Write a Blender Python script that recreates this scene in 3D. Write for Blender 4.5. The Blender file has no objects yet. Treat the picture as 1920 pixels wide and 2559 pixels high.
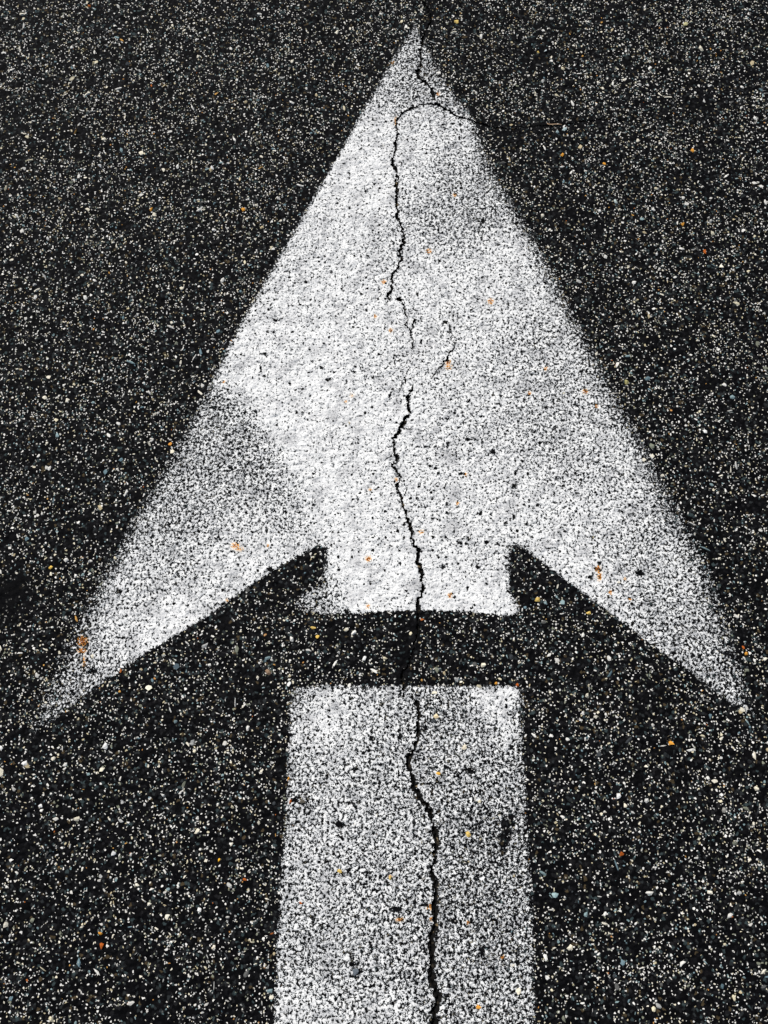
import bpy, math
import numpy as np

rng = np.random.default_rng(7)
scene = bpy.context.scene
col = scene.collection

# ------------------------------------------------------------------ camera geometry
W, H = 1920.0, 2559.0            # survey grid: positions were read off the photo, then laid on the ground
F, CAMH, PITCH = 1970.0, 1.5, math.radians(15.0)
cP, sP = math.cos(PITCH), math.sin(PITCH)

def ground(px, py):
    """photo point -> (x, y) on the ground, metres"""
    px = np.asarray(px, float); py = np.asarray(py, float)
    x = (px - W / 2) / F; y = (H / 2 - py) / F
    t = CAMH / (cP - y * sP)
    return x * t, (y * cP + sP) * t

def survey(X, Y):
    """ground point -> survey grid"""
    d = CAMH * cP + Y * sP
    y = (Y * cP - CAMH * sP) / d
    return W / 2 + F * X / d, H / 2 - F * y

def mm_per_px(px, py):
    _, Y = ground(px, py)
    return (CAMH * cP + Y * sP) / F      # metres per survey unit

# ------------------------------------------------------------------ smooth noise on a lattice
def blur(a, s):
    r = int(max(1, round(s * 3)))
    k = np.exp(-0.5 * (np.arange(-r, r + 1) / s) ** 2); k /= k.sum()
    n0, n1 = a.shape
    fa = np.fft.rfft2(a)
    ky = np.zeros(n0); kx = np.zeros(n1)
    for i, v in zip(range(-r, r + 1), k):
        ky[i % n0] += v; kx[i % n1] += v
    fk = np.outer(np.fft.fft(ky), np.ones(fa.shape[1])) * np.fft.fft(kx)[: fa.shape[1]][None, :]
    return np.fft.irfft2(fa * fk, s=a.shape)

def lattice(shape, s):
    a = blur(rng.standard_normal(shape), s)
    return a / a.std()

# ------------------------------------------------------------------ the paint: outline with the softness of each edge
# (x, y, softness) around the arrowhead
HEAD = [
    (1036, 58, 16), (1060, 96, 18), (1079, 134, 18), (1106, 182, 18), (1134, 232, 22), (1156, 258, 22), (1184, 290, 24),
    (1209, 368, 34), (1232, 420, 42), (1258, 466, 50), (1296, 532, 60), (1372, 664, 62), (1452, 820, 66), (1530, 968, 76),
    (1604, 1110, 95), (1676, 1240, 112), (1730, 1340, 125), (1768, 1420, 125), (1800, 1510, 110), (1832, 1600, 95), (1862, 1690, 80), (1900, 1800, 60),
    (1862, 1788, 16), (1801, 1743, 10), (1713, 1673, 9), (1663, 1638, 8), (1575, 1572, 7), (1478, 1500, 7), (1400, 1442, 7),
    (1346, 1402, 8), (1300, 1368, 10), (1278, 1366, 18), (1276, 1413, 18), (1276, 1480, 16), (1300, 1512, 14), (1296, 1536, 8),
    (1260, 1540, 6), (1215, 1535, 6), (1147, 1530, 6), (1048, 1528, 6), (966, 1530, 6), (903, 1535, 6), (804, 1537, 6),
    (770, 1531, 20), (740, 1522, 26), (738, 1496, 26), (766, 1468, 30), (804, 1458, 18), (812, 1400, 16), (814, 1372, 12), (797, 1366, 9),
    (745, 1394, 8), (682, 1428, 7), (650, 1449, 7), (520, 1541, 7), (458, 1578, 7), (376, 1628, 7), (313, 1670, 8), (266, 1704, 10),
    (219, 1739, 14), (170, 1775, 18), (110, 1825, 22), (50, 1880, 24),
    (78, 1810, 60), (118, 1712, 80), (146, 1650, 95), (172, 1594, 100), (205, 1530, 95), (250, 1445, 75), (285, 1395, 62), (330, 1300, 52), (384, 1212, 38), (440, 1112, 34),
    (482, 1038, 26), (528, 950, 20), (574, 856, 16), (690, 652, 13), (790, 480, 12), (848, 382, 10), (900, 284, 10), (945, 206, 11), (988, 132, 13)]
SHAFT = [
    (732, 1718, 16), (808, 1711, 9), (900, 1712, 8), (1011, 1712, 8), (1100, 1712, 9), (1192, 1712, 8), (1284, 1714, 8), (1306, 1722, 26), (1308, 1800, 26),
    (1310, 1880, 22), (1316, 1950, 18), (1320, 2057, 16), (1328, 2170, 15), (1333, 2283, 15), (1337, 2418, 15), (1340, 2558, 15), (1348, 2800, 15), (1352, 3000, 15),
    (668, 3000, 12), (675, 2800, 12), (683, 2558, 12), (687, 2463, 12), (691, 2350, 12), (699, 2237, 12), (706, 2124, 12), (714, 2002, 13), (719, 1876, 14), (724, 1763, 18)]
# how much of the paint is left: (x, y, share of the surface still white)
COVER_HEAD = [
    (1037, 90, .52), (1000, 160, .60), (1085, 190, .42), (960, 230, .68), (1040, 230, .58), (1110, 250, .56), (1060, 295, .82), (900, 330, .88), (960, 330, .93), (940, 400, .96), (860, 420, .93),
    (1050, 360, .90), (1130, 360, .78), (1195, 440, .6), (1130, 460, .64), (1180, 540, .52), (1110, 540, .62), (1060, 480, .78), (940, 500, .93), (820, 520, .89), (1250, 620, .78), (1210, 690, .80),
    (1300, 720, .76), (700, 700, .84), (640, 790, .86), (850, 650, .89), (780, 780, .88), (950, 800, .87), (1100, 700, .84), (1030, 640, .84), (1050, 880, .86), (1200, 820, .80), (1300, 930, .80), (1360, 850, .70),
    (1420, 980, .70), (1390, 1080, .76), (580, 880, .92), (570, 940, .93), (620, 960, .97), (680, 1040, .97), (740, 1100, .97), (780, 980, .93), (700, 900, .91), (850, 900, .88), (800, 1200, .95), (760, 1160, .94), (810, 1290, .94),
    (530, 1000, .46), (560, 1040, .46), (620, 1090, .47), (500, 1080, .52), (560, 1150, .56), (650, 1180, .54), (690, 1230, .6), (730, 1300, .70), (460, 1150, .56), (520, 1250, .60), (610, 1310, .72), (400, 1290, .60),
    (440, 1390, .70), (550, 1420, .84), (660, 1390, .84), (740, 1370, .84), (360, 1480, .74), (320, 1590, .85), (430, 1530, .93), (370, 1590, .93), (250, 1650, .66), (200, 1700, .46), (140, 1760, .30), (80, 1840, .16),
    (900, 1050, .94), (1000, 1050, .93), (900, 1250, .93), (1100, 1200, .89), (1150, 1120, .86), (1000, 1400, .93), (900, 1500, .97), (870, 1400, .96), (1200, 1510, .96), (1100, 1500, .95), (1200, 1380, .86), (1120, 1340, .88), (1300, 1230, .84), (1220, 1090, .80), (1260, 1320, .88), (1360, 1360, .90),
    (1300, 1180, .82), (1440, 1430, .88), (1420, 1280, .82), (1500, 1300, .74), (1480, 1170, .72), (1590, 1350, .60), (1540, 1480, .76), (1640, 1490, .62), (1700, 1590, .58), (1750, 1680, .46), (1800, 1722, .32), (1870, 1785, .15),
    (770, 1505, .40), (750, 1510, .36)]
COVER_SHAFT = [
    (760, 1740, .66), (790, 1790, .9), (850, 1770, .9), (810, 1745, .90), (760, 1810, .76), (900, 1745, .74), (900, 1800, .74), (1000, 1760, .64), (1080, 1740, .52), (1140, 1745, .46), (1120, 1790, .48), (1200, 1810, .58), (1220, 1740, .93), (1262, 1736, .97), (1266, 1780, .96),
    (1268, 1810, .90), (1290, 1790, .5), (740, 1900, .68), (850, 1880, .70), (950, 1880, .64), (1100, 1900, .52), (1230, 1910, .54), (1295, 1920, .52), (900, 2030, .64), (760, 2060, .68), (960, 1990, .62), (1150, 1990, .55), (1130, 2100, .56), (1215, 2060, .48), (1290, 2130, .46),
    (1300, 2220, .44), (1200, 2230, .50), (800, 2230, .68), (1000, 2180, .66), (950, 2320, .62), (860, 2400, .66), (730, 2400, .70), (1130, 2330, .54), (1120, 2460, .56), (1290, 2380, .46), (1210, 2520, .58), (780, 2520, .76), (950, 2510, .70), (1305, 2520, .54), (900, 2900, .70), (1200, 2900, .56)]
# pits where the paint has gone to the black binder: (x, y, rx, ry)
PITS = [(652, 922, 3, 14), (661, 942, 6, 4), (690, 800, 9, 4), (1233, 1130, 8, 7), (1168, 1098, 8, 5), (1119, 1111, 6, 5), (1076, 1166, 8, 4), (1087, 1171, 5, 4), (1151, 1184, 7, 4), (975, 989, 7, 4), (1116, 1260, 5, 5), (1117, 1282, 6, 5), (1201, 1284, 6, 6),
        (1285, 1292, 6, 7), (1264, 1308, 6, 6), (1217, 1355, 6, 6), (1172, 1346, 6, 6), (1150, 1358, 7, 6), (1168, 1470, 6, 6), (1107, 1417, 8, 6), (1195, 1418, 9, 5), (660, 885, 13, 4), (914, 477, 6, 6),
        (1266, 2066, 13, 26), (1258, 2100, 12, 26), (1278, 2050, 9, 18), (896, 2429, 12, 9), (1180, 1520, 7, 5), (867, 1528, 12, 7), (674, 1423, 9, 8), (1052, 856, 3, 9), (1113, 804, 8, 4), (1284, 1215, 8, 8),
        (1208, 552, 6, 6), (1476, 1443, 7, 8), (1498, 1408, 6, 6), (1489, 1422, 6, 7), (1600, 1432, 10, 9), (1684, 1633, 7, 6), (1818, 1637, 7, 6), (1745, 1640, 5, 5), (232, 1679, 10, 10), (297, 1478, 10, 7), (655, 1170, 8, 5), (640, 1030, 6, 5), (820, 950, 12, 6), (805, 920, 8, 6), (850, 2060, 14, 10), (930, 1845, 8, 8), (1175, 1925, 14, 8), (1000, 1840, 6, 10), (1060, 1820, 7, 9), (1265, 1748, 5, 4), (1266, 1765, 5, 6), (1274, 1786, 6, 5), (1240, 1725, 6, 5), (1238, 1822, 6, 6),
        (990, 2270, 14, 7), (1133, 2300, 14, 5), (1205, 2378, 8, 14), (880, 2400, 5, 22), (1050, 2190, 6, 6), (803, 2312, 7, 6), (740, 2000, 8, 8), (757, 2004, 7, 8)]
# rust bleeding out of iron-bearing stones: (x, y, rx, ry, strength)
RUST = [(207, 1602, 15, 14, 1.5), (206, 1626, 14, 7, 1.2), (211, 1655, 6, 26, .5), (1494, 1422, 8, 9, 1.3), (1498, 1440, 8, 14, .8), (588, 1364, 12, 9, 1.0), (598, 1372, 14, 10, .5), (921, 1397, 9, 8, 1.3), (1125, 1488, 6, 8, 1.2), (1072, 627, 8, 7, 1.1), (1226, 754, 8, 8, 1.2), (1120, 907, 7, 8, 1.4), (1122, 918, 11, 9, .6), (1462, 980, 8, 8, 1.1),
        (1490, 1016, 6, 6, .9), (959, 703, 7, 7, 1.0), (977, 826, 6, 6, 1.1), (1053, 1330, 8, 5, .9), (938, 791, 5, 6, .8), (1165, 1187, 4, 8, .8), (1143, 1258, 6, 6, .7), (926, 1224, 5, 6, .7), (919, 1516, 7, 8, .7), (990, 1199, 5, 6, .9), (989, 300, 5, 14, .6), (1323, 984, 6, 6, .9), (1364, 922, 6, 6, .8), (1136, 488, 6, 5, .8),
        (1562, 1447, 5, 5, .8), (1526, 1480, 6, 7, .9), (1574, 1498, 5, 6, .8), (1074, 2266, 9, 9, 1.0), (998, 2297, 13, 7, 1.0), (1078, 2296, 5, 6, 1.1), (975, 2190, 7, 6, .8), (1170, 2304, 6, 7, .9), (1170, 2083, 7, 8, .7), (1255, 2392, 8, 8, .8), (1195, 2515, 7, 9, .7), (670, 1364, 4, 5, .9), (568, 1500, 5, 8, .6), (560, 955, 5, 5, .8), (980, 156, 8, 6, .6), (865, 1005, 6, 5, .5), (880, 990, 9, 7, .4), (1095, 234, 5, 6, 1.0)]

def smooth(t):
    t = np.clip(t, 0, 1)
    return t * t * (3 - 2 * t)

def outline_share(poly, px, py):
    """0..1 share of paint from the outline: sharp or feathered edge by edge"""
    P = np.array(poly, float); n = len(P)
    inside = np.zeros(px.shape, bool)
    best = np.full(px.shape, 1e9); soft = np.full(px.shape, 8.0)
    for i in range(n):
        x0, y0, s0 = P[i]; x1, y1, s1 = P[(i + 1) % n]
        c = ((y0 > py) != (y1 > py)) & (px < (x1 - x0) * (py - y0) / (y1 - y0 + 1e-9) + x0)
        inside ^= c
        dx, dy = x1 - x0, y1 - y0
        t = np.clip(((px - x0) * dx + (py - y0) * dy) / (dx * dx + dy * dy + 1e-9), 0, 1)
        d = np.hypot(px - x0 - t * dx, py - y0 - t * dy)
        m = d < best
        best = np.where(m, d, best); soft = np.where(m, s0 + (s1 - s0) * t, soft)
    sd = np.where(inside, best, -best)
    return smooth((sd + soft * .30) / (soft * 1.30))

def spread(pts, px, py, p=3.2):
    num = np.zeros(px.shape); den = np.zeros(px.shape)
    for x, y, c in pts:
        w = 1.0 / (((px - x) ** 2 + (py - y) ** 2 + 400.0) ** (p / 2))
        num += w * c; den += w
    return num / den

def gauss_field(spots, px, py, field):
    for s in spots:
        x, y, rx, ry = s[:4]; k = s[4] if len(s) > 4 else 1.0
        m = (abs(px - x) < 3 * rx) & (abs(py - y) < 3 * ry)
        if m.any():
            field[m] = np.maximum(field[m], k * np.exp(-(((px[m] - x) / rx) ** 2 + ((py[m] - y) / ry) ** 2) * .8))

# ------------------------------------------------------------------ cracks: survey lines, half widths in survey units
CRACKS = [
    ("black crack splitting the painted tip of the arrowhead and running on above it",
     [(1046, -40, 2), (1053, 0, 2.4), (1069, 20, 3), (1080, 46, 2.4), (1066, 72, 2), (1057, 100, 3.4), (1053, 125, 4), (1052, 163, 4.5), (1043, 182, 5), (1057, 200, 4.5), (1071, 207, 4), (1079, 219, 4.5), (1082, 234, 5), (1087, 249, 3)]),
    ("long hooked crack curving over the upper arrowhead from the bare asphalt and down its middle",
     [(1560, 303, .8), (1521, 301, 1.2), (1458, 301, 1.5), (1433, 307, 1.8), (1406, 312, 1.8), (1325, 318, 1.7), (1281, 324, 1.8), (1234, 318, 2.4), (1195, 306, 3.2), (1176, 301, 3), (1151, 293, 3.4), (1132, 282, 4), (1113, 270, 3.6), (1091, 260, 3.2), (1069, 259, 3), (1041, 262, 3.2), (1025, 273, 3.2), (1003, 288, 3.6), (992, 301, 3.2), (993, 320, 3.6), (995, 335, 4), (989, 354, 4.2), (987, 373, 4), (984, 393, 4.2), (981, 413, 4), (990, 427, 4), (995, 438, 4.6), (989, 463, 4.4), (990, 484, 4.2), (990, 511, 5), (993, 537, 4.6), (996, 549, 4.6), (1004, 564, 3.2), (1007, 574, 3.6), (1008, 596, 4), (1010, 606, 4.4), (999, 613, 4), (1000, 630, 3.6), (1005, 645, 3.6), (996, 664, 4), (982, 683, 4.2), (977, 693, 3.8), (980, 710, 3.8), (978, 724, 4), (971, 741, 3.4), (975, 753, 1.4)]),
    ("short thin forked crack in mid arrowhead just under the hooked crack's lower end",
     [(990, 748, 2.4), (999, 743, 4.2), (1006, 760, 3), (1012, 780, 3.2), (1018, 794, 3.4), (1019, 799, 3), (1013, 811, 2), (1021, 820, 2), (1028, 825, 2.2), (1027, 837, 2.4), (1033, 852, 2.6), (1029, 878, 1.2)]),
    ("hairline crack slanting beside a brown rust spot right of the arrowhead's centre",
     [(1124, 812, 1.6), (1130, 834, 2.2), (1127, 845, 1.8), (1135, 859, 2.2), (1135, 872, 2.6), (1124, 881, 2.6), (1117, 895, 2.6), (1108, 912, 2.8), (1092, 926, 2.2), (1084, 937, 1.8), (1078, 946, 1)]),
    ("wide black crack winding down the lower half of the arrowhead and across the bare gap",
     [(1031, 965, 2.6), (1030, 977, 3.4), (1024, 984, 3.8), (1017, 1004, 4), (1022, 1018, 4.4), (1024, 1030, 5), (1011, 1049, 4.8), (1007, 1064, 5.2), (994, 1083, 4.8), (987, 1100, 5), (982, 1114, 4), (984, 1129, 3), (992, 1141, 4.4), (989, 1153, 4.4), (978, 1166, 3.4), (993, 1180, 3.6), (1000, 1192, 3.8), (996, 1204, 3.8), (990, 1213, 4.4), (999, 1230, 3.8), (1004, 1254, 4.2), (1012, 1276, 4.2), (1016, 1297, 4.6), (1025, 1316, 4.6), (1029, 1337, 4.8), (1033, 1354, 4.8), (1045, 1373, 4.8), (1046, 1393, 4.6), (1041, 1407, 4.8), (1052, 1424, 4.8), (1057, 1439, 4.8), (1052, 1453, 4.6), (1058, 1472, 4.8), (1054, 1487, 4.2), (1042, 1499, 5), (1042, 1513, 5), (1046, 1530, 4.4), (1044, 1549, 3), (1042, 1590, 2.4), (1026, 1640, 2.6), (1008, 1680, 4), (1005, 1698, 5), (1010, 1717, 4.4), (1008, 1746, 2)]),
    ("broad ragged crack running down the whole worn shaft of the arrow",
     [(1028, 1737, 3.4), (1039, 1754, 5), (1045, 1783, 5.6), (1045, 1807, 5.6), (1046, 1843, 6), (1035, 1867, 5.6), (1020, 1893, 6), (1018, 1910, 6), (1030, 1937, 6.4), (1037, 1966, 6), (1045, 1995, 6), (1064, 2009, 6), (1077, 2023, 6.4), (1084, 2055, 6.6), (1088, 2084, 7), (1089, 2122, 6.4), (1084, 2155, 4.8), (1077, 2175, 5), (1086, 2194, 6.2), (1089, 2223, 5.6), (1088, 2259, 6.4), (1092, 2288, 6.4), (1089, 2319, 6), (1077, 2343, 7), (1078, 2372, 7), (1080, 2408, 6.4), (1078, 2445, 7), (1090, 2469, 7), (1095, 2493, 8), (1088, 2529, 8), (1081, 2559, 8), (1085, 2640, 8), (1074, 2740, 8), (1082, 2900, 8)]),
]
BRANCHES = {2: [[(1028, 825, 1.8), (1034, 818, 1.8), (1034, 808, 1.8), (1037, 800, 3)], [(985, 886, 1.6), (984, 900, 1.2), (987, 912, .8)]],
            4: [[(1027, 919, .7), (1016, 931, 1), (1011, 946, 1.3), (1014, 958, 2)], [(1004, 951, 1), (1005, 968, 1.4), (996, 982, 1)], [(1007, 1071, 1.6), (1018, 1073, 1.5), (1031, 1073, 1)], [(1019, 1219, 1), (1012, 1240, .8)], [(1045, 1373, 1.5), (1056, 1371, 1.4)]]}

def resample(line):
    """survey polyline -> ground polyline with ragged edges: x, y, left half width, right half width (metres)"""
    L = np.array(line, float)
    X, Y = ground(L[:, 0], L[:, 1])
    wd = .72 * L[:, 2] * mm_per_px(L[:, 0], L[:, 1])
    s = np.r_[0, np.cumsum(np.hypot(np.diff(X), np.diff(Y)))]
    n = max(4, int(s[-1] / .0014))
    t = np.linspace(0, s[-1], n)
    x, y, w = np.interp(t, s, X), np.interp(t, s, Y), np.interp(t, s, wd)
    def wob(k):
        a = np.convolve(rng.standard_normal(n + 40), np.exp(-.5 * (np.arange(-12, 13) / k) ** 2), 'same')[20:20 + n]
        return a / (a.std() + 1e-9)
    tx, ty = np.gradient(x), np.gradient(y); l = np.hypot(tx, ty) + 1e-12
    nx, ny = -ty / l, tx / l
    off = wob(4.0) * .0007 + wob(1.2) * .0009
    taper = np.clip(np.minimum(t, s[-1] - t) / .02, .25, 1)
    x = x + nx * off * taper; y = y + ny * off * taper
    wl = np.clip(w * (1 + .48 * wob(1.0) + .22 * wob(4)), w * .25, w * 2.2)
    wr = np.clip(w * (1 + .48 * wob(1.0) + .22 * wob(4)), w * .25, w * 2.2)
    return x, y, nx, ny, wl, wr

crack_lines = []
for i, (label, line) in enumerate(CRACKS):
    runs = [resample(line)] + [resample(b) for b in BRANCHES.get(i, [])]
    crack_lines.append((label, runs))

# ------------------------------------------------------------------ the patch of road near the camera: a fine relief
STEP = .002
X0, X1, Y0, Y1 = -1.06, 1.06, -.66, 1.86
nx_, ny_ = int(round((X1 - X0) / STEP)) + 1, int(round((Y1 - Y0) / STEP)) + 1
gx, gy = np.meshgrid(np.linspace(X0, X1, nx_), np.linspace(Y0, Y1, ny_))
shape = gx.shape
relief = .00045 * lattice(shape, .9) + .00055 * lattice(shape, 2.2) + .0005 * lattice(shape, 7) + .0012 * lattice(shape, 60)
rim = np.ones(shape)
mb = np.minimum(np.minimum(gx - X0, X1 - gx), np.minimum(gy - Y0, Y1 - gy))
relief *= np.clip(mb / .05, 0, 1)
inner = mb > .003
jx = gx + np.where(inner, rng.uniform(-.0007, .0007, shape), 0)
jy = gy + np.where(inner, rng.uniform(-.0007, .0007, shape), 0)
PX, PY = survey(jx, jy)

# faces opened by the cracks
fcx = .25 * (jx[:-1, :-1] + jx[1:, :-1] + jx[:-1, 1:] + jx[1:, 1:])
fcy = .25 * (jy[:-1, :-1] + jy[1:, :-1] + jy[:-1, 1:] + jy[1:, 1:])
cut = np.zeros(fcx.shape, bool)
near_crack = np.zeros(fcx.shape, bool)
for _, runs in crack_lines:
    for x, y, nxv, nyv, wl, wr in runs:
        for k in range(len(x)):
            i0 = int((x[k] - X0) / STEP); j0 = int((y[k] - Y0) / STEP)
            if not (8 < i0 < nx_ - 9 and 8 < j0 < ny_ - 9):
                continue
            sl = (slice(j0 - 8, j0 + 8), slice(i0 - 8, i0 + 8))
            dx, dy = fcx[sl] - x[k], fcy[sl] - y[k]
            d = np.hypot(dx, dy)
            side = dx * nxv[k] + dy * nyv[k]
            w = np.where(side > 0, wl[k], wr[k])
            cut[sl] |= d < np.maximum(w, .0011)
            near_crack[sl] |= d < w + .002

# ------------------------------------------------------------------ mesh helpers
def mesh_from(name, co, loops, starts, totals, smooth_mask=None):
    me = bpy.data.meshes.new(name)
    me.vertices.add(len(co)); me.vertices.foreach_set('co', np.ascontiguousarray(co, np.float32).ravel())
    me.loops.add(len(loops)); me.loops.foreach_set('vertex_index', np.ascontiguousarray(loops, np.int32))
    me.polygons.add(len(starts)); me.polygons.foreach_set('loop_start', np.ascontiguousarray(starts, np.int32))
    me.polygons.foreach_set('loop_total', np.ascontiguousarray(totals, np.int32))
    if smooth_mask is not None:
        me.polygons.foreach_set('use_smooth', smooth_mask)
    me.update(calc_edges=True)
    return me

def grid_quads(mask):
    j, i = np.nonzero(mask)
    a = j * nx_ + i
    return np.stack([a, a + 1, a + nx_ + 1, a + nx_], 1)

def compact(q):
    used = np.unique(q)
    lut = np.full(nx_ * ny_, -1, np.int64); lut[used] = np.arange(len(used))
    return used, lut[q]

def link(name, me, mat, parent=None):
    o = bpy.data.objects.new(name, me); col.objects.link(o)
    me.materials.append(mat)
    if parent is not None:
        o.parent = parent
    return o

# ------------------------------------------------------------------ node helpers
class NT:
    def __init__(self, name):
        self.mat = bpy.data.materials.new(name); self.mat.use_nodes = True
        self.t = self.mat.node_tree; self.t.nodes.clear()
    def new(self, typ, **kw):
        n = self.t.nodes.new(typ)
        for k, v in kw.items():
            setattr(n, k, v)
        return n
    def put(self, sock, v):
        if isinstance(v, bpy.types.NodeSocket):
            self.t.links.new(v, sock)
        elif v is not None:
            sock.default_value = v
    def m(self, op, a, b=None, c=None, clamp=False):
        n = self.new('ShaderNodeMath', operation=op, use_clamp=clamp)
        for s, v in zip(n.inputs, (a, b, c)):
            self.put(s, v)
        return n.outputs[0]
    def ramp01(self, v, lo, hi):
        n = self.new('ShaderNodeMapRange'); n.clamp = True
        self.put(n.inputs['Value'], v); self.put(n.inputs['From Min'], lo); self.put(n.inputs['From Max'], hi)
        return n.outputs[0]
    def vm(self, op, a, b=None, scale=None):
        n = self.new('ShaderNodeVectorMath', operation=op)
        self.put(n.inputs[0], a); self.put(n.inputs[1], b)
        if scale is not None:
            self.put(n.inputs['Scale'], scale)
        return n.outputs['Vector']
    def noise(self, vec, scale, detail=2.0, rough=.5, color=False):
        n = self.new('ShaderNodeTexNoise', noise_dimensions='2D')
        self.put(n.inputs['Vector'], vec); n.inputs['Scale'].default_value = scale
        n.inputs['Detail'].default_value = detail; n.inputs['Roughness'].default_value = rough
        return n.outputs['Color' if color else 'Fac']
    def vor(self, vec, scale, feature='F1'):
        n = self.new('ShaderNodeTexVoronoi', voronoi_dimensions='2D', feature=feature)
        self.put(n.inputs['Vector'], vec); n.inputs['Scale'].default_value = scale
        return n
    def mix(self, f, a, b, blend='MIX'):
        n = self.new('ShaderNodeMix', data_type='RGBA', blend_type=blend)
        self.put(n.inputs[0], f); self.put(n.inputs[6], a); self.put(n.inputs[7], b)
        return n.outputs[2]
    def colramp(self, f, stops, mode='CONSTANT'):
        n = self.new('ShaderNodeValToRGB'); r = n.color_ramp; r.interpolation = mode
        while len(r.elements) > 1:
            r.elements.remove(r.elements[-1])
        r.elements[0].position = stops[0][0]; r.elements[0].color = (*stops[0][1], 1)
        for p, c in stops[1:]:
            e = r.elements.new(p); e.color = (*c, 1)
        self.put(n.inputs[0], f)
        return n.outputs[0]

STONE = [(0.0, (.82, .80, .75)), (.40, (.66, .64, .58)), (.54, (.74, .68, .52)), (.64, (.40, .40, .38)), (.72, (.18, .26, .27)), (.80, (.50, .44, .28)), (.86, (.22, .23, .17)), (.993, (.50, .25, .08))]

# ------------------------------------------------------------------ asphalt material
def asphalt_material():
    T = NT('worn_asphalt')
    geo = T.new('ShaderNodeNewGeometry'); pos = geo.outputs['Position']
    warp = T.vm('SCALE', T.vm('SUBTRACT', T.noise(pos, 420, 1, .5, True), (.5, .5, .5)), scale=.0032)
    p = T.vm('ADD', pos, warp)
    warp2 = T.vm('SCALE', T.vm('SUBTRACT', T.noise(pos, 160, 1, .5, True), (.5, .5, .5)), scale=.006)
    p2 = T.vm('ADD', pos, warp2)
    # black binder with barely lighter coated grains
    g = T.vor(p2, 1 / .0055)
    gs = T.new('ShaderNodeSeparateColor'); T.put(gs.inputs[0], g.outputs['Color'])
    base = T.colramp(gs.outputs[0], [(0, (.003, .003, .0035)), (.50, (.006, .006, .007)), (.74, (.012, .012, .013)), (.87, (.022, .025, .026)), (.94, (.035, .05, .052)), (.98, (.06, .045, .025))])
    gap = T.ramp01(g.outputs['Distance'], .35, .75)
    base = T.mix(gap, base, (.0025, .0025, .003, 1))
    # pale fines worn bare
    patch = T.noise(pos, 9, 3, .6)
    for cell, prob, r0, r1, vec in ((.0068, .13, .12, .30, p2), (.0046, .115, .14, .34, p), (.0030, .06, .20, .42, p)):
        v = T.vor(vec, 1 / cell)
        s = T.new('ShaderNodeSeparateColor'); T.put(s.inputs[0], v.outputs['Color'])
        rad = T.m('MULTIPLY_ADD', s.outputs[1], r1 - r0, r0)
        shp = T.ramp01(T.m('SUBTRACT', rad, v.outputs['Distance']), -.03, .05)
        pr = T.m('MULTIPLY_ADD', T.m('SUBTRACT', patch, .5), .28, prob)
        on = T.m('LESS_THAN', s.outputs[0], pr)
        base = T.mix(T.m('MULTIPLY', shp, on), base, T.colramp(s.outputs[2], STONE))
    at = T.new('ShaderNodeAttribute', attribute_name='stain')
    base = T.mix(T.m('MULTIPLY', at.outputs['Fac'], .95, clamp=True), base, (.003, .003, .0035, 1))
    ch = T.new('ShaderNodeAttribute', attribute_name='chip')
    mott = T.m('MULTIPLY_ADD', T.noise(pos, 700, 2, .6), .7, .62)
    chipc = T.vm('MULTIPLY', ch.outputs['Color'], None)
    T.put(chipc.node.inputs[1], T.new('ShaderNodeCombineXYZ').outputs[0])
    cx = chipc.node.inputs[1].links[0].from_node
    for k in range(3):
        T.put(cx.inputs[k], mott)
    full = T.mix(ch.outputs['Alpha'], base, chipc)
    b = T.new('ShaderNodeBsdfPrincipled')
    T.put(b.inputs['Base Color'], full)
    b.inputs['Roughness'].default_value = .62
    b.inputs['Specular IOR Level'].default_value = .025
    bump = T.new('ShaderNodeBump'); bump.inputs['Strength'].default_value = .55; bump.inputs['Distance'].default_value = .0012
    T.put(bump.inputs['Height'], T.m('ADD', T.noise(pos, 520, 2, .6), T.m('MULTIPLY', g.outputs['Distance'], -.5)))
    T.put(b.inputs['Normal'], bump.outputs[0])
    o = T.new('ShaderNodeOutputMaterial'); T.put(o.inputs[0], b.outputs[0])
    return T.mat

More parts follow.
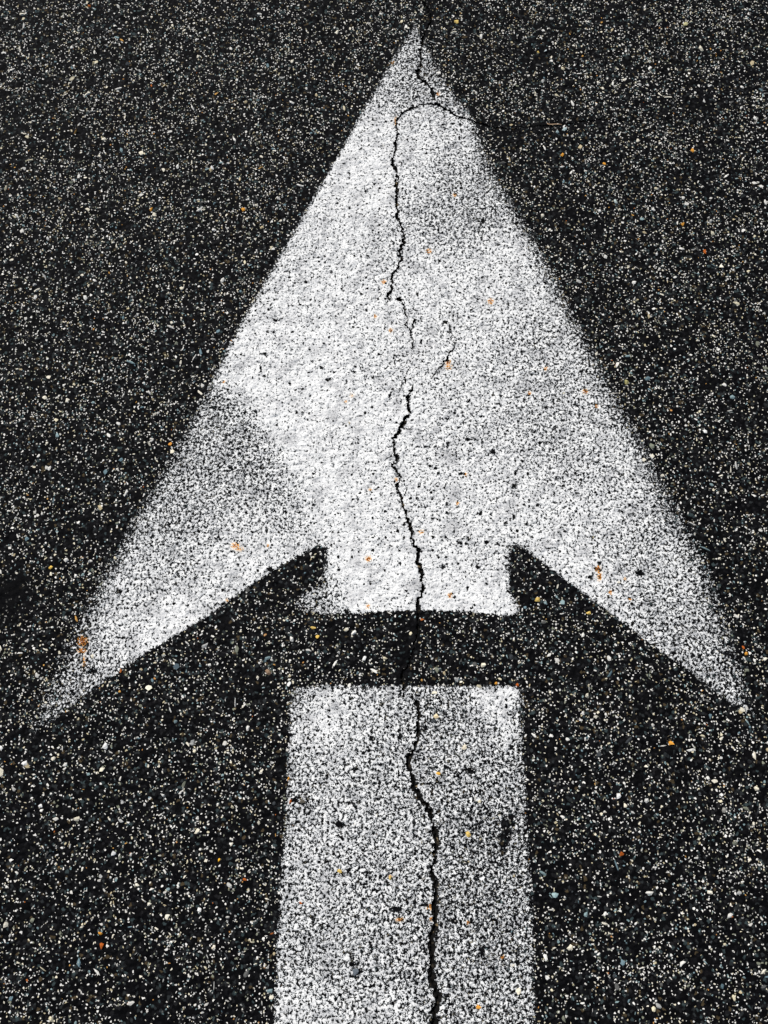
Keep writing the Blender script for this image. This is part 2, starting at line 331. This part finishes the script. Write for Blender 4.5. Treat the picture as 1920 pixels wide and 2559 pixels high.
# ------------------------------------------------------------------ paint material: white film, gone where the stone stands out or the pits run deep
def paint_material():
    T = NT('worn_white_road_paint')
    geo = T.new('ShaderNodeNewGeometry'); pos = geo.outputs['Position']
    lev = T.new('ShaderNodeAttribute', attribute_name='level')
    n1 = T.m('DIVIDE', T.m('SUBTRACT', T.noise(pos, 215, 2, .62), .5), .1)
    n2 = T.m('DIVIDE', T.m('SUBTRACT', T.noise(T.vm('ADD', pos, (3.1, 7.7, 0)), 120, 1, .5), .5), .12)
    n3 = T.m('DIVIDE', T.m('SUBTRACT', T.noise(T.vm('ADD', pos, (9.3, 1.7, 0)), 520, 2, .6), .5), .1)
    n = T.m('ADD', T.m('ADD', T.m('MULTIPLY', n1, .74), T.m('MULTIPLY', n2, .42)), T.m('MULTIPLY', n3, .5))
    w = T.vm('ADD', pos, T.vm('SCALE', T.vm('SUBTRACT', T.noise(pos, 300, 1, .5, True), (.5, .5, .5)), scale=.004))
    edge = T.vor(w, 1 / .0085, 'DISTANCE_TO_EDGE').outputs['Distance']
    hair = T.m('SUBTRACT', 1.0, T.ramp01(edge, .0, .10))
    part = T.ramp01(T.noise(pos, 60, 1, .5), .48, .62)
    n = T.m('SUBTRACT', n, T.m('MULTIPLY', T.m('MULTIPLY', hair, part), .75))
    # round pits
    v = T.vor(w, 1 / .013)
    s = T.new('ShaderNodeSeparateColor'); T.put(s.inputs[0], v.outputs['Color'])
    rad = T.m('MULTIPLY_ADD', T.m('POWER', s.outputs[1], 2.0), .20, .06)
    pit = T.m('MULTIPLY', T.ramp01(T.m('SUBTRACT', rad, v.outputs['Distance']), -.02, .05), T.m('LESS_THAN', s.outputs[0], .40))
    n = T.m('SUBTRACT', n, T.m('MULTIPLY', pit, 3.2))
    v = T.vor(w, 1 / .0065)
    s = T.new('ShaderNodeSeparateColor'); T.put(s.inputs[0], v.outputs['Color'])
    rad = T.m('MULTIPLY_ADD', T.m('POWER', s.outputs[1], 1.5), .22, .08)
    pit = T.m('MULTIPLY', T.ramp01(T.m('SUBTRACT', rad, v.outputs['Distance']), -.04, .06), T.m('LESS_THAN', s.outputs[0], .30))
    n = T.m('SUBTRACT', n, T.m('MULTIPLY', pit, 2.6))
    mask = T.ramp01(T.m('ADD', n, lev.outputs['Fac']), -.25, .25)
    # paint colour: chalky white with old grime
    dirt = T.noise(pos, 26, 4, .62)
    fine = T.noise(pos, 240, 2, .6)
    tone = T.colramp(T.m('ADD', T.m('MULTIPLY', dirt, .7), T.m('MULTIPLY', fine, .3)), [(.34, (.46, .46, .46)), (.43, (.66, .66, .655)), (.52, (.80, .80, .785))], 'LINEAR')
    thin = T.ramp01(T.m('ADD', n, lev.outputs['Fac']), 0.0, .7)
    colr = T.mix(thin, (.36, .385, .40, 1), tone)
    ru = T.new('ShaderNodeAttribute', attribute_name='rust')
    rn = T.m('MULTIPLY', ru.outputs['Fac'], T.m('MULTIPLY_ADD', T.noise(pos, 330, 2, .6), 5.0, -1.9), clamp=True)
    rc = T.colramp(rn, [(0, (.85, .60, .22)), (.35, (.78, .36, .05)), (.7, (.42, .12, .015)), (1, (.12, .03, .008))], 'LINEAR')
    colr = T.mix(T.ramp01(rn, .05, .38), colr, rc)
    b = T.new('ShaderNodeBsdfPrincipled'); T.put(b.inputs['Base Color'], colr)
    b.inputs['Roughness'].default_value = .8; b.inputs['Specular IOR Level'].default_value = .25
    bump = T.new('ShaderNodeBump'); bump.inputs['Strength'].default_value = .35; bump.inputs['Distance'].default_value = .001
    T.put(bump.inputs['Height'], n1); T.put(b.inputs['Normal'], bump.outputs[0])
    tr = T.new('ShaderNodeBsdfTransparent'); mx = T.new('ShaderNodeMixShader')
    keep = T.m('MAXIMUM', mask, T.m('MULTIPLY', T.ramp01(rn, .35, .5), .8))
    T.put(mx.inputs[0], keep); T.put(mx.inputs[1], tr.outputs[0]); T.put(mx.inputs[2], b.outputs[0])
    o = T.new('ShaderNodeOutputMaterial'); T.put(o.inputs[0], mx.outputs[0])
    return T.mat

def crack_material():
    T = NT('dirty_crack')
    geo = T.new('ShaderNodeNewGeometry'); pos = geo.outputs['Position']
    v = T.vor(pos, 1 / .004)
    s = T.new('ShaderNodeSeparateColor'); T.put(s.inputs[0], v.outputs['Color'])
    c = T.colramp(s.outputs[0], [(0, (.006, .006, .006)), (.7, (.012, .011, .010)), (.9, (.03, .025, .018)), (.975, (.22, .17, .10))])
    b = T.new('ShaderNodeBsdfPrincipled'); T.put(b.inputs['Base Color'], c)
    b.inputs['Roughness'].default_value = .95; b.inputs['Specular IOR Level'].default_value = .1
    o = T.new('ShaderNodeOutputMaterial'); T.put(o.inputs[0], b.outputs[0])
    return T.mat

def twig_material():
    T = NT('dry_stalk')
    geo = T.new('ShaderNodeNewGeometry')
    c = T.mix(T.noise(geo.outputs['Position'], 150, 2), (.38, .20, .09, 1), (.72, .52, .34, 1))
    b = T.new('ShaderNodeBsdfPrincipled'); T.put(b.inputs['Base Color'], c); b.inputs['Roughness'].default_value = .6
    o = T.new('ShaderNodeOutputMaterial'); T.put(o.inputs[0], b.outputs[0])
    return T.mat

M_ASPHALT, M_PAINT, M_CRACK, M_TWIG = asphalt_material(), paint_material(), crack_material(), twig_material()

# ------------------------------------------------------------------ how much paint lies where
def paint_field(poly, cover, box):
    m = (PX > box[0]) & (PX < box[2]) & (PY > box[1]) & (PY < box[3])
    px, py = PX[m], PY[m]
    o = outline_share(poly, px, py)
    k = o > .002
    c = np.zeros(px.shape)
    c[k] = o[k] * spread(cover, px[k], py[k])
    out = np.zeros(shape); out[m] = c
    return out
HEAD = [(x, y, q if q < 30 else 30 + (q - 30) * .5) for x, y, q in HEAD]
cov_head = paint_field(HEAD, COVER_HEAD, (0, 0, 1920, 1900))
COVER_SHAFT = [(x, y, c - (.07 if c < .8 else 0)) for x, y, c in COVER_SHAFT]
cov_shaft = paint_field(SHAFT, COVER_SHAFT, (600, 1660, 1420, 3100))
# slow drift of the wear
drift = lattice(shape, 14) * .55 + lattice(shape, 40) * .45
pit_field = np.zeros(shape); gauss_field([(x, y, rx * .6, ry * .6) for x, y, rx, ry in PITS], PX, PY, pit_field)
rust_field = np.zeros(shape); gauss_field([(x, y, rx * .66, ry * .66, k * .92) for x, y, rx, ry, k in RUST], PX, PY, rust_field)
stain_field = np.zeros(shape)
gauss_field([(25, 1470, 60, 38, 1.1), (-10, 1500, 60, 60, 1.1), (60, 1510, 60, 24, .5), (1275, 330, 60, 10, .7), (1360, 318, 60, 7, .7), (1430, 306, 50, 6, .7), (1225, 314, 40, 9, .8), (1072, 25, 12, 22, .9), (1015, 1640, 16, 50, .7), (1006, 1700, 12, 24, .9), (1042, 1570, 7, 40, .7)], PX, PY, stain_field)

# ------------------------------------------------------------------ road: fine patch + stone chips + far sheet, one object
co = [np.stack([jx.ravel(), jy.ravel(), relief.ravel()], 1)]
quads = grid_quads(~cut)
used, quads = compact(quads)
co[0] = co[0][used]
under = np.clip(np.maximum(cov_head, cov_shaft) * 1.25, 0, .93)
stain_v = [np.maximum(stain_field, under).ravel()[used]]
nv = len(used)
# far sheet: a frame of big quads round the patch
R = 120.0
far = np.array([(-R, -R, 0), (R, -R, 0), (R, R, 0), (-R, R, 0), (X0, Y0, 0), (X1, Y0, 0), (X1, Y1, 0), (X0, Y1, 0)], float)
fq = np.array([(0, 1, 5, 4), (1, 2, 6, 5), (2, 3, 7, 6), (3, 0, 4, 7)]) + nv
co.append(far); stain_v.append(np.zeros(8)); nv += 8
allq = np.concatenate([quads, fq])

# chips: angular stones bedded in the binder
def ico():
    import bmesh
    bm = bmesh.new(); bmesh.ops.create_icosphere(bm, subdivisions=1, radius=1)
    v = np.array([x.co[:] for x in bm.verts]); f = np.array([[q.index for q in p.verts] for p in bm.faces]); bm.free()
    return v, f
iv, itri = ico()
PAL = np.array([(.80, .78, .72), (.78, .73, .60), (.62, .60, .55), (.72, .65, .46), (.42, .42, .40), (.24, .33, .34), (.16, .24, .27), (.48, .40, .25), (.58, .32, .09), (.42, .13, .035), (.05, .055, .06), (.10, .10, .095), (.20, .21, .16)])
PW = np.array([.27, .13, .09, .06, .05, .06, .05, .045, .009, .004, .12, .09, .05]); PW /= PW.sum()

def near(ax, ay, field):
    i = np.clip(np.rint((ax - X0) / STEP).astype(int), 0, field.shape[1] - 1)
    j = np.clip(np.rint((ay - Y0) / STEP).astype(int), 0, field.shape[0] - 1)
    return field[j, i]

N_CHIP = 29000
cxs = rng.uniform(X0 + .01, X1 - .01, N_CHIP); cys = rng.uniform(Y0 + .01, Y1 - .01, N_CHIP)
diam = np.minimum(.0024 * (1 - rng.random(N_CHIP)) ** (-1 / 3.0), .0105)
colr = PAL[rng.choice(len(PAL), N_CHIP, p=PW)] * rng.uniform(.8, 1.08, (N_CHIP, 1))
covv = np.maximum(near(cxs, cys, cov_head), near(cxs, cys, cov_shaft))
keep = (rng.random(N_CHIP) > np.clip(covv * 1.75, 0, .985)) & ~near(cxs, cys, near_crack) & (rng.random(N_CHIP) > near(cxs, cys, stain_field) * 1.05)
cxs, cys, diam, colr = cxs[keep], cys[keep], diam[keep], colr[keep]
# single stones one can find again in the photo: (x, y, size in survey units, colour)
ORANGE, RED, CREAM, OCHRE, TEAL, WHITE, GREY = (.70, .32, .05), (.45, .11, .02), (.80, .74, .58), (.68, .48, .14), (.22, .34, .36), (.80, .79, .76), (.30, .29, .26)
MARK = [(377, 523, 11, ORANGE), (385, 537, 12, CREAM), (608, 526, 11, ORANGE), (427, 1109, 11, (.85, .38, .08)), (431, 1130, 14, CREAM), (127, 1418, 12, (.75, .50, .12)), (129, 1434, 9, CREAM), (372, 1717, 17, (.80, .77, .62)), (264, 1866, 16, WHITE), (257, 1923, 15, CREAM), (193, 2047, 15, CREAM), (285, 2132, 13, WHITE), (549, 2148, 9, (.85, .45, .04)), (499, 2273, 11, WHITE),
        (254, 2362, 15, RED), (252, 2332, 11, ORANGE), (612, 2197, 11, RED), (671, 1682, 18, (.30, .20, .13)), (443, 1664, 18, (.08, .11, .13)), (648, 2055, 12, CREAM), (493, 2078, 14, CREAM), (65, 1908, 14, WHITE), (4, 1868, 14, WHITE), (5, 1930, 20, CREAM), (103, 2013, 12, WHITE), (232, 1640, 10, CREAM), (1552, 2132, 13, RED), (1545, 1988, 15, WHITE), (1562, 2013, 12, CREAM), (1423, 2368, 16, CREAM),
        (1468, 1740, 13, CREAM), (1470, 1533, 12, OCHRE), (1676, 1857, 13, ORANGE), (1890, 1971, 12, CREAM), (1864, 1634, 10, ORANGE), (1856, 1618, 9, RED), (1808, 2024, 12, GREY), (1386, 2236, 20, (.35, .48, .48)), (1730, 375, 12, ORANGE), (1706, 562, 9, ORANGE), (1761, 630, 12, RED), (1510, 412, 9, ORANGE), (1404, 390, 9, ORANGE), (1780, 586, 13, (.62, .58, .44)), (1539, 505, 12, (.5, .58, .55)), (1566, 955, 14, (.42, .38, .16)), (1782, 843, 11, CREAM), (1760, 1080, 11, WHITE),
        (1364, 128, 10, (.5, .57, .58)), (1141, 55, 11, (.75, .55, .18)), (1345, 132, 7, OCHRE), (1713, 62, 11, (.5, .47, .25)), (1751, 124, 14, CREAM), (353, 383, 14, CREAM), (250, 413, 9, WHITE), (531, 422, 11, WHITE), (455, 722, 10, CREAM), (424, 736, 9, CREAM), (219, 523, 10, CREAM), (1410, 324, 12, (.45, .55, .55)), (1392, 333, 10, (.35, .45, .46)), (1095, 1933, 12, (.80, .45, .08)), (1090, 1789, 15, (.85, .68, .42)), (1160, 1868, 15, (.80, .72, .56)), (1086, 1731, 12, CREAM), (752, 2255, 9, RED), (727, 2003, 10, RED), (722, 1946, 10, ORANGE), (757, 2003, 16, (.16, .14, .11)), (890, 2428, 18, (.13, .15, .17)), (1292, 1712, 8, RED), (1240, 1708, 8, ORANGE), (850, 2175, 12, OCHRE), (976, 2193, 9, (.8, .6, .2)), (1296, 2476, 14, CREAM), (1196, 2516, 12, ORANGE), (1170, 2084, 14, OCHRE), (783, 1569, 12, OCHRE), (793, 1590, 11, (.75, .5, .12)), (867, 1574, 13, CREAM), (911, 1646, 14, WHITE), (723, 1710, 13, WHITE), (1206, 1663, 14, CREAM), (1343, 1500, 15, OCHRE), (830, 1537, 8, GREY)]
mk = np.array([(a, b, s) for a, b, s, _ in MARK], float)
mX, mY = ground(mk[:, 0], mk[:, 1]); mS = mk[:, 2] * mm_per_px(mk[:, 0], mk[:, 1])
cxs = np.r_[mX, cxs]; cys = np.r_[mY, cys]; diam = np.r_[mS, diam]; colr = np.r_[np.array([c for *_, c in MARK]), colr]
nmk = len(mk)
n = len(cxs)
rad = iv[None, :, :] * (1 + rng.uniform(-.5, .34, (n, 12, 1)))
el = np.exp(rng.normal(0, .36, n)); el[:nmk] = np.exp(rng.normal(0, .12, nmk))
sc3 = np.stack([el, 1 / el, rng.uniform(.30, .55, n)], 1) * (diam[:, None] / 2)
v = rad * sc3[:, None, :]
ang = rng.uniform(0, 2 * np.pi, n); ca, sa = np.cos(ang)[:, None], np.sin(ang)[:, None]
tlt = rng.normal(0, .28, (n, 2))
x, y, z = v[..., 0] * ca - v[..., 1] * sa, v[..., 0] * sa + v[..., 1] * ca, v[..., 2]
z = z + x * tlt[:, :1] + y * tlt[:, 1:]
z0 = near(cxs, cys, relief) + diam * .02
z0[:nmk] += .0016
cv = np.stack([x + cxs[:, None], y + cys[:, None], z + z0[:, None]], 2).reshape(-1, 3)
ct = (itri[None] + (np.arange(n) * 12)[:, None, None]).reshape(-1, 3) + nv
co.append(cv); stain_v.append(np.zeros(len(cv)))
co = np.concatenate(co)
loops = np.concatenate([allq.ravel(), ct.ravel()])
tot = np.r_[np.full(len(allq), 4), np.full(len(ct), 3)]
starts = np.r_[0, np.cumsum(tot)[:-1]]
sm = np.r_[np.ones(len(allq), bool), np.zeros(len(ct), bool)]
me = mesh_from('road', co, loops, starts, tot, sm)
chip = np.zeros((len(co), 4), np.float32)
chip[nv:, :3] = np.repeat(colr, 12, axis=0); chip[nv:, 3] = 1
me.attributes.new('chip', 'FLOAT_COLOR', 'POINT').data.foreach_set('color', chip.ravel())
me.attributes.new('stain', 'FLOAT', 'POINT').data.foreach_set('value', np.concatenate(stain_v).astype(np.float32))
road = link('road', me, M_ASPHALT)
road['kind'] = 'structure'

# ------------------------------------------------------------------ the painted arrow
ax, ay = ground(1037, 1280)
arrow = bpy.data.objects.new('painted_arrow', None); col.objects.link(arrow)
arrow.empty_display_size = .1
arrow['label'] = 'large worn white arrow painted on dark asphalt, pointing away, with cracked head and separate shaft'
arrow['category'] = 'road marking'

FILM = .0012
def paint_mesh(name, cov):
    c = np.clip(cov, 0, .985)
    lev = np.log(np.clip(c, .004, .985) / (1 - np.clip(c, .004, .985))) / 1.702
    lev = lev + drift * .16 * (c > .05) - pit_field * 4.5
    cf = np.maximum(np.maximum(cov[:-1, :-1], cov[1:, 1:]), np.maximum(cov[1:, :-1], cov[:-1, 1:]))
    q = grid_quads((cf > .05) & ~cut)
    used, q = compact(q)
    P = np.stack([jx.ravel()[used], jy.ravel()[used], relief.ravel()[used] + FILM], 1)
    me = mesh_from(name, P, q.ravel(), np.arange(len(q)) * 4, np.full(len(q), 4), np.ones(len(q), bool))
    me.attributes.new('level', 'FLOAT', 'POINT').data.foreach_set('value', lev.ravel()[used].astype(np.float32))
    me.attributes.new('rust', 'FLOAT', 'POINT').data.foreach_set('value', rust_field.ravel()[used].astype(np.float32))
    return link(name, me, M_PAINT, arrow)
head = paint_mesh('arrowhead', cov_head)
shaft = paint_mesh('shaft', cov_shaft)
head['label'] = 'white triangular arrowhead with worn feathered right side and a short stub below'
shaft['label'] = 'worn speckled white shaft of the arrow with a ragged crack'

# ------------------------------------------------------------------ cracks: open V-shaped channels in the surface
def crack_object(label, runs):
    V, Fc = [], []
    for x, y, nxv, nyv, wl, wr in runs:
        base = len(V); k = len(x)
        zs = near(x, y, relief)
        for i in range(k):
            l, r = max(wl[i], .0012) + .0035, max(wr[i], .0012) + .0035
            dep = .012 + .002 * math.sin(i * .7)
            for off, zz in ((l, -.0022), (wl[i] * .55, -.0060), (0, -dep), (-wr[i] * .55, -.0060), (-r, -.0022)):
                V.append((x[i] + nxv[i] * off, y[i] + nyv[i] * off, zs[i] + zz))
        for i in range(k - 1):
            for j in range(4):
                a = base + i * 5 + j
                Fc.append((a, a + 1, a + 6, a + 5))
    me = bpy.data.meshes.new('pavement_crack'); me.from_pydata(V, [], Fc); me.update()
    o = link('pavement_crack', me, M_CRACK)
    o['label'] = label; o['category'] = 'crack'; o['group'] = 'cracks in the asphalt'
    return o
for label, runs in crack_lines:
    crack_object(label, runs)

# ------------------------------------------------------------------ a thin dry stalk lying on the asphalt
def stalk():
    pts = [(1367, 310, .6), (1369, 313.2, 1.1), (1378, 313.4, 1.1), (1388, 312.8, 1.0), (1397, 313.4, .8), (1404, 314, .4)]
    V, Fc = [], []
    X, Y = ground([p[0] for p in pts], [p[1] for p in pts]); m = mm_per_px(1388, 313)
    for i, p in enumerate(pts):
        j0, j1 = max(i - 1, 0), min(i + 1, len(pts) - 1)
        t = np.array([X[j1] - X[j0], Y[j1] - Y[j0]]); t /= np.linalg.norm(t); nn = np.array([-t[1], t[0]])
        r = p[2] * m
        for k in range(8):
            a = 2 * math.pi * k / 8
            V.append((X[i] + nn[0] * r * math.cos(a), Y[i] + nn[1] * r * math.cos(a), .0032 + r * math.sin(a) + .0004 * math.sin(i * 2.0)))
    for i in range(len(pts) - 1):
        for k in range(8):
            a = i * 8 + k; b = i * 8 + (k + 1) % 8
            Fc.append((a, b, b + 8, a + 8))
    Fc.append(tuple(range(7, -1, -1))); Fc.append(tuple(range((len(pts) - 1) * 8, len(pts) * 8)))
    me = bpy.data.meshes.new('dry_stalk'); me.from_pydata(V, [], Fc); me.update()
    me.polygons.foreach_set('use_smooth', [True] * len(me.polygons))
    o = link('dry_stalk', me, M_TWIG)
    o['label'] = 'tiny bent tan plant stalk lying on bare asphalt right of the arrow tip'; o['category'] = 'stalk'
stalk()

# ------------------------------------------------------------------ light
SUN_EL, SUN_AZ = math.radians(52), math.radians(-30)      # azimuth from +Y, towards +X positive
d = (math.sin(SUN_AZ) * math.cos(SUN_EL), math.cos(SUN_AZ) * math.cos(SUN_EL), math.sin(SUN_EL))
from mathutils import Vector
L = bpy.data.lights.new('sun', 'SUN'); L.energy = 4.2; L.angle = math.radians(.5); L.color = (1, .965, .91)
so = bpy.data.objects.new('sun', L); col.objects.link(so)
so.rotation_euler = Vector(d).to_track_quat('Z', 'Y').to_euler(); so.location = (-2, 4, 6)
wd = bpy.data.worlds.new('World'); scene.world = wd; wd.use_nodes = True
nt = wd.node_tree; bg = nt.nodes['Background']
sky = nt.nodes.new('ShaderNodeTexSky'); sky.sky_type = 'NISHITA'; sky.sun_disc = False
sky.sun_elevation = SUN_EL; sky.sun_rotation = SUN_AZ
nt.links.new(sky.outputs[0], bg.inputs[0]); bg.inputs[1].default_value = .06

# ------------------------------------------------------------------ camera
cam = bpy.data.cameras.new('camera'); co_ = bpy.data.objects.new('camera', cam); col.objects.link(co_)
cam.sensor_fit = 'VERTICAL'; cam.sensor_height = 24; cam.sensor_width = 18; cam.lens = F / H * 24
cam.clip_start = .05; cam.clip_end = 500
co_.location = (0, 0, CAMH); co_.rotation_euler = (PITCH, 0, 0)
scene.camera = co_
scene.view_settings.view_transform = 'Standard'; scene.view_settings.look = 'None'
scene.view_settings.exposure = 0.06; scene.view_settings.gamma = 1.0
scene.cycles.use_denoising = False
scene.cycles.max_bounces = 4; scene.cycles.transparent_max_bounces = 8
scene.render.filter_size = 1.2
